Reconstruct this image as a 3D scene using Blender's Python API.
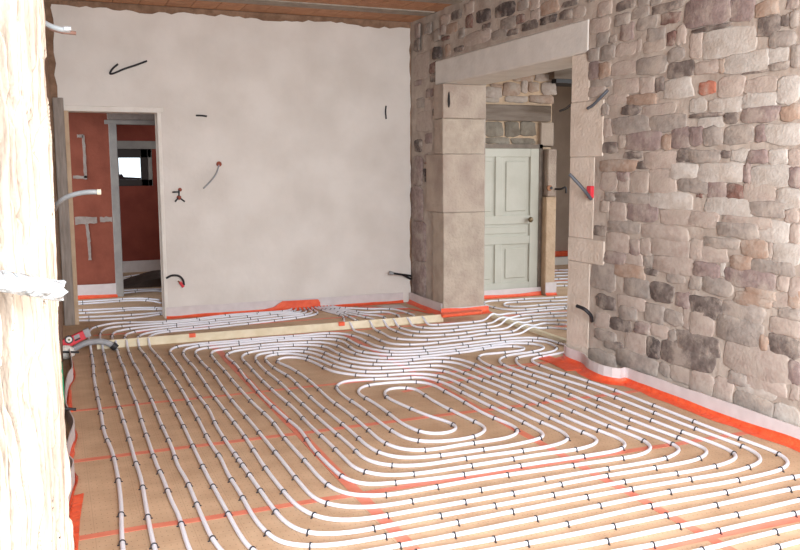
import bpy, bmesh, math, random
from mathutils import Vector, Matrix, noise
random.seed(7)
for o in list(bpy.data.objects): bpy.data.objects.remove(o)
scn = bpy.context.scene
COL = scn.collection

# ------------------------------------------------------------------ camera
F_PX, CAM_H = 850.0, 1.55
PITCH = math.atan(107 / F_PX)
YAW = math.atan(350 / F_PX * math.cos(PITCH))
ROLL = -0.0043
_fw = Vector((math.sin(YAW)*math.cos(PITCH), math.cos(YAW)*math.cos(PITCH), -math.sin(PITCH)))
_r0 = Vector((math.cos(YAW), -math.sin(YAW), 0)); _u0 = _r0.cross(_fw)
_rt = math.cos(ROLL)*_r0 + math.sin(ROLL)*_u0
_up = -math.sin(ROLL)*_r0 + math.cos(ROLL)*_u0
CPOS = Vector((0, 0, CAM_H))
cd = bpy.data.cameras.new('camera'); cam = bpy.data.objects.new('camera', cd); COL.objects.link(cam)
cd.sensor_width = 36; cd.lens = F_PX / 800 * 36; cd.clip_start = 0.05; cd.clip_end = 200
M = Matrix((_rt, _up, -_fw)).transposed().to_4x4(); M.translation = CPOS
cam.matrix_world = M
scn.camera = cam

# ------------------------------------------------------------------ world, daylight, exposure
w = bpy.data.worlds.new('daylight'); scn.world = w; w.use_nodes = True
bg = w.node_tree.nodes['Background']; bg.inputs[0].default_value = (0.86, 0.93, 1.0, 1); bg.inputs[1].default_value = 2.3

def area(name, loc, target, size, sy, power, col=(1, .97, .93)):
    l = bpy.data.lights.new(name, 'AREA'); l.shape = 'RECTANGLE'; l.size = size; l.size_y = sy; l.energy = power; l.color = col
    o = bpy.data.objects.new(name, l); COL.objects.link(o); o.location = loc
    o.rotation_euler = (Vector(target) - Vector(loc)).to_track_quat('-Z', 'Y').to_euler(); return o
area('daylight_window_near', (0.9, -1.1, 2.1), (2.7, 4.6, 0.2), 2.2, 1.8, 430, (.95, .975, 1))
area('daylight_doorway_near', (-1.3, 0.0, 2.4), (-0.2, 1.75, 1.6), 0.7, 0.9, 11, (1, .99, .97))
area('daylight_side_room', (7.2, 6.6, 2.0), (5.0, 8.3, 1.0), 1.6, 1.6, 38)
area('fill_corridor', (-1.2, 10.0, 1.8), (0.8, 10.4, 0.8), 0.8, 1.2, 5)  # added fill lamp out of view, brightens the corridor
area('fill_red_room', (2.3, 12.2, 1.9), (0.8, 12.8, 0.9), 0.8, 1.0, 10)  # fill lamp added behind the wall edge to lift the dark red room
vs = scn.view_settings
vs.view_transform = 'Standard'; vs.look = 'None'; vs.gamma = 1; vs.exposure = 0.16; vs.use_curve_mapping = False

# ------------------------------------------------------------------ pixel -> place helpers
def ray(x, y): return _fw*F_PX + _rt*(x-400) + _up*(275-y)
def G(x, y, z=0.0):
    d = ray(x, y); return CPOS + d*((z-CAM_H)/d.z)
def atX(X, x, y):
    d = ray(x, y); return CPOS + d*(X/d.x)
def atY(Y, x, y):
    d = ray(x, y); return CPOS + d*(Y/d.y)
CR = dict(C1=(60,310,5), C2=(60,440,5), C3=(200,310,5), C4=(200,440,5), C5=(340,310,5), C6=(340,440,5), C7=(480,340,5),
          C8=(480,440,5), D1=(640,360,5), D2=(640,440,5), D3=(360,370,5), D4=(210,370,5), D6=(160,300,6.667),
          D7=(270,300,6.667), D8=(380,310,6.667), E1=(480,310,6.667), R8=(480,285,8), O=(0,0,1),
          F1=(580,0,6.667), F2=(690,0,7.236), F3=(580,76,6.667), F4=(690,76,7.236), F5=(580,150,6.667), F6=(690,150,7.236),
          F7=(580,225,6.667), F8=(690,222,7.236), G1=(580,300,6.667), G2=(690,290,7.236), G3=(690,360,7.236),
          H1=(405,0,6.667), H2=(490,0,6.667), H3=(405,80,6.667), H4=(405,150,6.667), H5=(405,225,6.667), K1=(475,60,6.667))
def px(spec):
    """'C1 395,180 440,245 D2 ...' -> list of photo pixels"""
    out, c = [], None
    for t in spec.split():
        if t in CR: c = CR[t]
        else:
            a, b = t.split(','); out.append((c[0]+float(a)/c[2], c[1]+float(b)/c[2]))
    return out

# ------------------------------------------------------------------ materials
def lin(c):
    return tuple((v/255/12.92 if v/255 <= .04045 else ((v/255+.055)/1.055)**2.4) for v in c) + (1,)
_mats = {}
def mat(name, c1, c2=None, scale=8, rough=.8, bump=0, bscale=60, metal=0, spec=.5, detail=6, stretch=None, objrand=0, mid=(.35, .65), smear=None):
    if name in _mats: return _mats[name]
    m = bpy.data.materials.new(name); m.use_nodes = True; nt = m.node_tree; N = nt.nodes; L = nt.links
    b = N['Principled BSDF']; b.inputs['Roughness'].default_value = rough; b.inputs['Metallic'].default_value = metal
    b.inputs['Specular IOR Level'].default_value = spec
    b.inputs['Base Color'].default_value = lin(c1)
    geo = N.new('ShaderNodeNewGeometry'); mp = N.new('ShaderNodeMapping'); L.new(geo.outputs['Position'], mp.inputs[0])
    if stretch: mp.inputs['Scale'].default_value = stretch
    col = None
    if c2:
        n = N.new('ShaderNodeTexNoise'); n.inputs['Scale'].default_value = scale; n.inputs['Detail'].default_value = detail
        L.new(mp.outputs[0], n.inputs['Vector'])
        r = N.new('ShaderNodeValToRGB'); r.color_ramp.elements[0].position, r.color_ramp.elements[1].position = mid
        r.color_ramp.elements[0].color = lin(c1); r.color_ramp.elements[1].color = lin(c2)
        L.new(n.outputs[0], r.inputs[0]); col = r.outputs[0]
        if objrand:
            oi = N.new('ShaderNodeObjectInfo'); mr = N.new('ShaderNodeMapRange')
            mr.inputs[3].default_value = 1-objrand; mr.inputs[4].default_value = 1+objrand
            L.new(oi.outputs['Random'], mr.inputs[0])
            hs = N.new('ShaderNodeHueSaturation'); L.new(mr.outputs[0], hs.inputs['Value']); L.new(col, hs.inputs['Color']); col = hs.outputs[0]
        if smear:
            n3 = N.new('ShaderNodeTexNoise'); n3.inputs['Scale'].default_value = 6; n3.inputs['Detail'].default_value = 9; n3.inputs['Roughness'].default_value = .7
            L.new(mp.outputs[0], n3.inputs['Vector'])
            r3 = N.new('ShaderNodeMapRange'); r3.inputs[1].default_value = .46; r3.inputs[2].default_value = .62; r3.inputs[4].default_value = .75
            L.new(n3.outputs[0], r3.inputs[0])
            x3 = N.new('ShaderNodeMix'); x3.data_type = 'RGBA'; L.new(r3.outputs[0], x3.inputs['Factor']); L.new(col, x3.inputs['A']); x3.inputs['B'].default_value = lin(smear); col = x3.outputs['Result']
        L.new(col, b.inputs['Base Color'])
    if bump:
        n2 = N.new('ShaderNodeTexNoise'); n2.inputs['Scale'].default_value = bscale; n2.inputs['Detail'].default_value = 5
        L.new(mp.outputs[0], n2.inputs['Vector'])
        bp = N.new('ShaderNodeBump'); bp.inputs['Strength'].default_value = bump; bp.inputs['Distance'].default_value = .02
        L.new(n2.outputs[0], bp.inputs['Height']); L.new(bp.outputs[0], b.inputs['Normal'])
    _mats[name] = m
    return m
def panel_material():
    m = mat('insulation_facing', (187,156,126), (204,174,143), 5, .7, .15, 40, objrand=.04)
    nt = m.node_tree; N = nt.nodes; L = nt.links; b = N['Principled BSDF']
    src = b.inputs['Base Color'].links[0].from_socket
    geo = N.new('ShaderNodeNewGeometry'); sx = N.new('ShaderNodeSeparateXYZ'); L.new(geo.outputs['Position'], sx.inputs[0])
    def m2(op, a, bb):
        n = N.new('ShaderNodeMath'); n.operation = op
        for i, v in enumerate((a, bb)):
            if v is None: continue
            if isinstance(v, (int, float)): n.inputs[i].default_value = v
            else: L.new(v, n.inputs[i])
        return n.outputs[0]
    def near(sock, per, half):
        a = m2('DIVIDE', sock, per); fr = m2('FRACT', a, None); d = m2('ABSOLUTE', m2('SUBTRACT', fr, .5), None)
        return m2('LESS_THAN', d, half/per)
    dots = m2('MULTIPLY', near(sx.outputs[0], .025, .0022), near(sx.outputs[1], .05, .0035))
    lines = near(sx.outputs[0], .2, .0012)
    line2 = near(sx.outputs[1], .2, .0012)
    msk = m2('MAXIMUM', m2('MULTIPLY', dots, .45), m2('MULTIPLY', m2('MAXIMUM', lines, line2), .22))
    mx = N.new('ShaderNodeMix'); mx.data_type = 'RGBA'; L.new(msk, mx.inputs['Factor']); L.new(src, mx.inputs['A'])
    mx.inputs['B'].default_value = lin((92, 66, 44)); L.new(mx.outputs['Result'], b.inputs['Base Color'])
    return m
MT = dict(
    plaster=mat('lime_plaster', (214,207,200), (226,220,214), 2.2, .9, .25, 18, detail=8),
    patch=mat('white_plaster_trim', (222,216,208), (232,227,220), 6, .9, .2, 30),
    mortar=mat('lime_mortar', (162,148,137), (185,173,162), 7, .95, .4, 30, detail=8),
    panel=panel_material(),
    pipe=mat('white_pipe_plastic', (234,236,246), None, rough=.32, spec=.5),
    clip=mat('black_clip_plastic', (38,38,46), None, rough=.5),
    tape=mat('orange_tape', (214,122,98), (222,134,108), 9, .55),
    film=mat('orange_film', (240,102,62), (230,84,48), 14, .45, .5, 45),
    foam=mat('grey_edge_foam', (205,196,196), (214,206,206), 12, .7),
    batten=mat('cream_batten', (214,202,172), (228,218,192), 9, .75, .2, 40),
    hourdis=mat('terracotta_block', (178,130,98), (194,146,112), 12, .9, .4, 50, objrand=.08),
    joist=mat('grey_joist', (150,140,128), (168,158,146), 10, .9, .3, 40),
    timber_brown=mat('brown_rough_edge', (124,96,76), (150,120,98), 12, .95, .8, 30),
    timber_grey=mat('grey_weathered_timber', (136,126,118), (160,150,142), 8, .9, .4, 30, stretch=(6, 6, .6)),
    bark=mat('pale_rough_bark', (142,127,114), (186,173,158), 5, .95, .35, 60, stretch=(1, 1, .4)),
    lintel=mat('pale_grey_lintel', (208,204,198), (220,216,210), 5, .9, .2, 25),
    ashlar=mat('beige_ashlar', (168,153,139), (184,170,155), 8, .95, .5, 35, objrand=.03),
    ashlar_red=mat('reddish_ashlar', (160,143,131), (182,167,153), 4, .95, .5, 35),
    jamb=mat('pale_jamb_stone', (204,190,176), (216,203,190), 6, .95, .45, 35, objrand=.02),
    redwall=mat('terracotta_wall', (130,68,52), (146,80,62), 5, .9, .25, 30),
    redwall2=mat('dark_red_wall', (128,58,46), (142,68,54), 4, .9, .2, 30),
    cement=mat('grey_cement_joint', (150,138,132), (168,156,150), 14, .95, .5, 50),
    greypaint=mat('grey_jamb', (146,142,140), (160,156,152), 8, .8, .1, 30),
    door=mat('cream_green_paint', (184,183,171), (192,191,180), 4, .6, .08, 20),
    darkwood=mat('smoky_beam', (96,82,70), (128,116,106), 5, .9, .5, 20, stretch=(.4, 1, 3)),
    sooty=mat('sooty_stone', (112,102,90), (140,132,120), 8, .95, .6, 30, objrand=.12),
    tanwall=mat('tan_render', (186,160,134), (200,176,150), 7, .95, .6, 25),
    beige=mat('beige_render', (168,152,138), (178,162,148), 4, .95, .2, 25),
    darkframe=mat('dark_window_frame', (46,36,34), None, rough=.6),
    conduit=mat('grey_conduit', (150,152,156), (162,164,168), 20, .5, .3, 120),
    conduit_pale=mat('pale_conduit', (140,144,146), None, rough=.45),
    black=mat('black_rubber', (34,33,38), None, rough=.55),
    rust=mat('rusty_box', (122,52,40), (150,76,56), 30, .7),
    red=mat('red_plastic', (214,52,66), None, rough=.35),
    green=mat('green_hose', (40,140,96), None, rough=.45),
    white=mat('white_board', (232,230,224), None, rough=.6),
    foil=mat('white_foil', (176,181,184), (150,158,163), 25, .4, 1.0, 60, metal=.25),
    dark=mat('dark_floor_cover', (70,58,52), (88,74,66), 6, .8, .3, 30),
    concrete=mat('concrete_base', (140,132,124), (152,144,136), 4, .95, .3, 20),
    earth=mat('outdoor_ground', (150,142,130), (165,156,144), 2, .95, .3, 10),
    copper=mat('copper_wire', (140,92,60), None, rough=.5, metal=.3),
)
ST = {}
for k, a, b in [('t',(172,157,146),(188,174,163)), ('k',(177,160,150),(193,179,169)), ('g',(148,138,131),(170,160,152)),
                ('d',(100,89,84),(130,118,112)), ('r',(108,80,73),(134,101,92)), ('m',(138,119,115),(160,142,138)),
                ('w',(194,186,178),(207,201,194)), ('o',(182,112,90),(192,126,104)), ('b',(164,138,121),(180,155,138)),
                ('v',(76,67,65),(98,87,84))]:
    a = tuple(v*.95 for v in a); b = tuple(v*.95 for v in b)
    ST[k] = mat('stone_'+{'t':'tan','k':'pink','g':'grey','d':'dark','r':'red','m':'mauve','w':'white','o':'orange','b':'brown','v':'black'}[k], a, b, 22, .95, .3, 55, objrand=.07, detail=8, smear=(178,166,155))

# ------------------------------------------------------------------ mesh helpers
def tag(o, label=None, cat=None, group=None, kind=None):
    if label: o['label'] = label
    if cat: o['category'] = cat
    if group: o['group'] = group
    if kind: o['kind'] = kind
    return o
def link(name, me, m=None, parent=None):
    o = bpy.data.objects.new(name, me); COL.objects.link(o)
    if m is not None and me is not None and not me.materials: me.materials.append(m)
    if parent: o.parent = parent
    return o
class MB:
    def __init__(s): s.v, s.f = [], []
    def box(s, x0, x1, y0, y1, z0, z1):
        i = len(s.v)
        s.v += [(x, y, z) for z in (z0, z1) for y in (y0, y1) for x in (x0, x1)]
        s.f += [tuple(i+k for k in q) for q in ((0,2,3,1), (4,5,7,6), (0,1,5,4), (2,6,7,3), (0,4,6,2), (1,3,7,5))]
        return s
    def prism(s, pts, d):      # polygon (3D points) extruded by vector d
        i = len(s.v); n = len(pts); d = Vector(d)
        s.v += [tuple(p) for p in pts] + [tuple(Vector(p)+d) for p in pts]
        s.f += [tuple(i+k for k in range(n))[::-1], tuple(i+n+k for k in range(n))]
        s.f += [(i+k, i+(k+1) % n, i+n+(k+1) % n, i+n+k) for k in range(n)]
        return s
    def tube(s, pts, r, n=8, cap=True):
        pts = [Vector(p) for p in pts]; i0 = len(s.v); N = len(pts)
        t = [(pts[min(k+1, N-1)] - pts[max(k-1, 0)]).normalized() for k in range(N)]
        a = t[0].orthogonal().normalized()
        if abs(t[0].z) < .9: a = t[0].cross(Vector((0, 0, 1))).normalized()
        for k in range(N):
            a = (a - t[k]*a.dot(t[k])).normalized(); b = t[k].cross(a)
            rr = r(k/(N-1)) if callable(r) else r
            for q in range(n):
                an = 2*math.pi*q/n; s.v.append(tuple(pts[k] + (a*math.cos(an) + b*math.sin(an))*rr))
        for k in range(N-1):
            for q in range(n):
                A, B = i0+k*n+q, i0+k*n+(q+1) % n; s.f.append((A, B, B+n, A+n))
        if cap:
            s.f.append(tuple(i0+q for q in range(n))[::-1]); s.f.append(tuple(i0+(N-1)*n+q for q in range(n)))
        return s
    def mesh(s, name, smooth=False):
        me = bpy.data.meshes.new(name); me.from_pydata(s.v, [], s.f)
        if smooth: me.polygons.foreach_set('use_smooth', [True]*len(me.polygons))
        me.update(); return me
    def build(s, name, m, parent=None, smooth=False, bevel=0):
        me = s.mesh(name, smooth)
        if bevel:
            bm = bmesh.new(); bm.from_mesh(me); bmesh.ops.bevel(bm, geom=bm.edges[:], offset=bevel, segments=1, affect='EDGES', profile=.6)
            bm.to_mesh(me); bm.free()
        bm = bmesh.new(); bm.from_mesh(me); bmesh.ops.recalc_face_normals(bm, faces=bm.faces[:]); bm.to_mesh(me); bm.free()
        return link(name, me, m, parent)
def box(name, x0, x1, y0, y1, z0, z1, m, parent=None, bevel=0): return MB().box(x0, x1, y0, y1, z0, z1).build(name, m, parent, bevel=bevel)
def empty(name, loc=(0, 0, 0)):
    o = bpy.data.objects.new(name, None); o.location = loc; COL.objects.link(o); return o
def catmull(P, step=.03):
    P = [Vector(p) for p in P]
    Q = [P[0]]
    for p in P[1:]:
        if (p-Q[-1]).length > .012: Q.append(p)
    P = Q; out = []
    for i in range(len(P)-1):
        p1, p2 = P[i], P[i+1]
        p0 = P[i-1] if i else p1*2-p2
        p3 = P[i+2] if i+2 < len(P) else p2*2-p1
        t0 = 0; t1 = t0+max((p1-p0).length, 1e-4)**.5; t2 = t1+max((p2-p1).length, 1e-4)**.5; t3 = t2+max((p3-p2).length, 1e-4)**.5
        n = max(1, int((p2-p1).length/step))
        for k in range(n):
            t = t1+(t2-t1)*k/n
            A1 = p0*((t1-t)/(t1-t0))+p1*((t-t0)/(t1-t0)); A2 = p1*((t2-t)/(t2-t1))+p2*((t-t1)/(t2-t1)); A3 = p2*((t3-t)/(t3-t2))+p3*((t-t2)/(t3-t2))
            B1 = A1*((t2-t)/(t2-t0))+A2*((t-t0)/(t2-t0)); B2 = A2*((t3-t)/(t3-t1))+A3*((t-t1)/(t3-t1))
            out.append(B1*((t2-t)/(t2-t1))+B2*((t-t1)/(t2-t1)))
    out.append(P[-1]); return out
def smooth_path(P, it=3):
    for _ in range(it):
        P = [P[0]] + [P[i]*.5 + (P[i-1]+P[i+1])*.25 for i in range(1, len(P)-1)] + [P[-1]]
    return P

# ------------------------------------------------------------------ the setting
RXA = 3.838                    # far piece of the right wall, slightly set back
RX, RX2 = 3.81, 4.30           # right wall faces
BY, BY2 = 9.03, 9.23           # back wall faces
CZ = 3.17                      # ceiling underside
OY0, OY1 = 5.74, 8.11          # opening in the right wall
LT, LB = 2.66, 2.41            # lintel top, bottom
BAT_Y = 7.70                   # expansion batten
ground = box('ground', -30, 30, -40, 40, -.32, -.30, MT['earth']); tag(ground, kind='structure')
floor = box('floor', -2.5, 8.2, -3.5, 14.0, -.29, -.05, MT['concrete']); tag(floor, kind='structure')
# insulation panels 1.22 x 1.02 m, one piece each
pm = {}
def panel(x0, x1, y0, y1):
    k = (round(x1-x0, 3), round(y1-y0, 3))
    if k not in pm:
        pm[k] = MB().box(0, k[0]-.002, 0, k[1]-.002, -.05, 0).mesh('insulation_panel'); pm[k].materials.append(MT['panel'])
    o = link('insulation_panel', pm[k], None, floor); o.location = (x0+.001, y0+.001, 0)
XS = [-.06, 1.255, 2.48, 3.81]; YS = [-1.44+1.027*i for i in range(9)] + [7.70, 8.36, 9.03]
for i in range(3):
    for j in range(len(YS)-1): panel(XS[i], XS[i+1], YS[j], YS[j+1])
for x0, x1 in ((3.81, 4.30), (4.30, 5.5), (5.5, 6.7), (6.7, 7.9)):
    for y0, y1 in ((5.74, 6.74), (6.74, 7.74), (7.74, 8.9)) + (((8.9, 9.9), (9.9, 10.9), (10.9, 11.9)) if x0 > 5 else ()): panel(x0, x1, y0, y1)
for x0, x1 in ((-1.1, .03), (.03, 1.255), (1.255, 2.48)):
    for y0, y1 in ((9.03, 10.05), (10.05, 11.0), (11.0, 12.2), (12.2, 13.4)): panel(x0, x1, y0, y1)
# tape over the panel seams
TZ = .0008
def tape(x0, y0, x1, y1, wd, wob=.006):
    a, b = Vector((x0, y0, 0)), Vector((x1, y1, 0)); n = max(2, int((b-a).length/.25)); t = (b-a).normalized(); s = Vector((-t.y, t.x, 0))
    L_, R_ = [], []
    for k in range(n+1):
        p = a.lerp(b, k/n) + s*random.uniform(-wob, wob); L_.append(p+s*wd/2); R_.append(p-s*wd/2)
    m = MB(); global TZ; TZ += .00012; zt = TZ
    m.v = [(p.x, p.y, zt) for q in zip(L_, R_) for p in q] + [(p.x, p.y, .0002) for q in zip(L_, R_) for p in q]
    o2 = 2*(n+1)
    for k in range(n):
        m.f.append((2*k, 2*k+1, 2*k+3, 2*k+2)); m.f.append((o2+2*k+2, o2+2*k+3, o2+2*k+1, o2+2*k))
        m.f.append((2*k, 2*k+2, o2+2*k+2, o2+2*k)); m.f.append((2*k+1, o2+2*k+1, o2+2*k+3, 2*k+3))
    m.f += [(0, o2, o2+1, 1), (2*n, 2*n+1, o2+2*n+1, o2+2*n)]
    m.build('tape_strip', MT['tape'], floor)
for y in YS[2:8]:
    tape(.035, y, 3.72, y+random.uniform(-.02, .02), .048 if y < 5 else .04)
tape(1.30, 2.2, 1.26, 7.55, .06); tape(2.49, 2.2, 2.49, 7.5, .05); tape(1.5, YS[9]-.06, 3.7, YS[9]-.07, .05); tape(2.2, 5.35, 3.7, 5.75, .04)
tape(.3, 8.36, 3.6, 8.36, .05); tape(4.32, 7.0, 6, 7.0, .05); tape(4.35, 7.75, 6.4, 7.75, .06); tape(5.7, 9.9, 7.5, 9.9, .06); tape(5.7, 10.9, 7.5, 10.9, .06)

# right stone wall
m = MB()
m.box(RX, RX2, -3.0, OY0, -.05, CZ); m.box(RXA, RX2, OY1, BY+.2, -.05, CZ); m.box(RX, RX2, OY0, OY1, LT, CZ)
wall_right = m.build('wall_right', MT['mortar']); tag(wall_right, kind='structure')
# back wall: brown masonry core with a plaster coat
m = MB(); m.box(-.14, .12, BY+.012, BY2, -.05, CZ); m.box(1.045, RXA, BY+.012, BY2, -.05, CZ); m.box(.12, 1.045, BY+.012, BY2, 2.15, CZ)
wall_back = m.build('wall_back', MT['timber_brown']); tag(wall_back, kind='structure')
def ragged(a, b, n, amp): return [a+(b-a)*k/n for k in range(n+1)], [random.uniform(-amp, amp) for _ in range(n+1)]
m = MB()
xs, dz = ragged(.098, 3.825, 60, .014)
top = [(x, BY, 3.105+d+.01*math.sin(x*5)) for x, d in zip(xs, dz)]
zs, dx = ragged(3.10, .0, 40, .012)
right = [(3.82+d, BY, z) for z, d in zip(zs, dx)]
zl, dl = ragged(2.25, 3.09, 8, .014)
pts = [(1.035, BY, 0.0), (1.035, BY, 2.16), (.098, BY, 2.16)] + [(.098+d, BY, z) for z, d in zip(zl, dl)] + top + right[1:]
m.prism(pts[::-1], (0, .02, 0)); m.build('plaster_coat', MT['plaster'], wall_back)
m = MB(); m.box(.135, 1.10, BY-.008, BY2, 2.115, 2.17); m.box(1.035, 1.075, BY-.004, BY2, 0, 2.14); m.build('doorway_plaster_edge', MT['patch'], wall_back, bevel=.006)
# timber post of the doorway, left side
m = MB(); m.box(.06, .158, BY-.03, BY2, 0, 2.24); m.build('doorway_jamb', MT['timber_grey'], wall_back, bevel=.006)
m = MB(); m.box(.158, .198, BY-.01, BY2+.02, 0, 2.12); m.build('doorway_jamb', MT['tanwall'], wall_back, bevel=.004)
# left wall, seen end-on
m = MB()
nz, ny = 70, 40
for k in range(nz+1):
    z = -.05+(CZ+.05)*k/nz
    for j in range(ny+1):
        y = 3.15+(BY-3.15)*j/ny
        m.v.append((-.025+.03*noise.noise(Vector((y*2.5, z*2.5, 3)))*.5 + .065*(y-3.15)/5.9, y, z))
for k in range(nz):
    for j in range(ny):
        a = k*(ny+1)+j; m.f.append((a, a+1, a+ny+2, a+ny+1))
m.box(-.42, -.09, 3.15, BY+.1, -.05, CZ)
# near end skin
i0 = len(m.v)
for k in range(nz+1):
    z = -.05+(CZ+.05)*k/nz
    for j in range(9):
        x = -.42+(-.025+.42)*j/8
        xx = m.v[k*(ny+1)][0] if j == 8 else x
        m.v.append((xx, 3.15-(0 if j == 8 else .05+.05*noise.noise(Vector((x*9, z*4, 1)))), z))
for k in range(nz):
    for j in range(8):
        a = i0+k*9+j; m.f.append((a, a+1, a+10, a+9))
wall_left = m.build('wall_left', MT['timber_brown'], smooth=True); tag(wall_left, kind='structure')
# ceiling: terracotta blocks between joists
ceiling = box('ceiling', -.42, 8.0, -1.2, BY2+.1, CZ+.04, CZ+.25, MT['concrete']); tag(ceiling, kind='structure')
hb = MB().box(.003, .247, .002, .478, .0, .06).mesh('terracotta_block'); hb.materials.append(MT['hourdis'])
jb = MB().box(-.42, RX, 0, .22, -.012, .06).mesh('joist'); jb.materials.append(MT['joist'])
y = BY; row = 0
while y > -1.2:
    for i in range(16):
        o = link('terracotta_block', hb, None, ceiling); o.location = (-.1+.25*i+(0 if row % 2 else -.0), y-.48, CZ-.0)
    y -= .48
    o = link('joist', jb, None, ceiling); o.location = (0, y-.22, CZ-.0); y -= .22; row += 1

# ------------------------------------------------------------------ stones of the right wall
def stone(y0, y1, z0, z1, m, parent, X=RX, proud=None, axis='x', sgn=-1, rnd=None):
    """irregular flat stone on a wall: u along the wall, z up"""
    if y0 > y1: y0, y1 = y1, y0
    if z0 > z1: z0, z1 = z1, z0
    cu, cz, a, b = (y0+y1)/2, (z0+z1)/2, (y1-y0)/2, (z1-z0)/2
    p = proud if proud is not None else random.uniform(.010, .026)
    n = 18; sd = random.uniform(0, 99); cut_ = random.uniform(.08, .3)
    sk = [random.uniform(-.07, .07) for _ in range(4)]
    ring = []
    for k in range(n):
        t = 2*math.pi*(k+random.uniform(-.2, .2))/n; c, s_ = math.cos(t), math.sin(t)
        q = max(abs(c), abs(s_)); cx_, cy2 = c/q, s_/q                     # square perimeter
        cc = max(0, abs(cx_)+abs(cy2)-(2-cut_))/2; cx_ -= math.copysign(cc, cx_); cy2 -= math.copysign(cc, cy2)
        cx_ += sk[0]*cy2 + sk[2]*cx_*cy2; cy2 += sk[1]*cx_*.5 + sk[3]*cx_*cy2
        jn = noise.noise(Vector((c*1.6+sd, s_*1.6, 0)))*.012 + random.uniform(-.005, .004)
        u_, z_ = a*cx_, b*cy2; l_ = math.hypot(u_, z_)
        ring.append((u_*(1+jn/max(l_, .02)), z_*(1+jn/max(l_, .02))))
    tilt = (random.uniform(-.18, .18), random.uniform(-.18, .18))
    V, Fc = [], []
    def P3(u, z, d):
        return (X+sgn*d, cu+u, cz+z) if axis == 'x' else (cu+u, X+sgn*d, cz+z)
    e = min(.007, min(a, b)*.3)
    for sc, d in ((0, -.004), (0, p*.55), (1, p)):
        for (u, z) in ring:
            k = 1-sc*e/max(math.hypot(u, z), .01)*1.3
            dd = d + (sc*p*(tilt[0]*u/a+tilt[1]*z/b) if sc else 0) + (random.uniform(-.12, .12)*p if sc else 0)
            V.append(P3(u*k, z*k, dd))
    V.append(P3(random.uniform(-.2, .2)*a, random.uniform(-.2, .2)*b, p*random.uniform(.9, 1.1)))
    for r in range(2):
        for k in range(n): Fc.append((r*n+k, r*n+(k+1) % n, (r+1)*n+(k+1) % n, (r+1)*n+k))
    for k in range(n): Fc.append((2*n+k, 2*n+(k+1) % n, 3*n))
    me = bpy.data.meshes.new('stone'); me.from_pydata(V, [], Fc)
    bm = bmesh.new(); bm.from_mesh(me); bmesh.ops.recalc_face_normals(bm, faces=bm.faces[:]); bm.to_mesh(me); bm.free()
    cen = sum((Vector(v) for v in V), Vector())/len(V)
    out = Vector((sgn, 0, 0)) if axis == 'x' else Vector((0, sgn, 0))
    if me.polygons[-1].normal.dot(out) < 0: me.flip_normals()
    me.polygons.foreach_set('use_smooth', [True]*len(me.polygons))
    return link('stone', me, m, parent)
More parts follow.
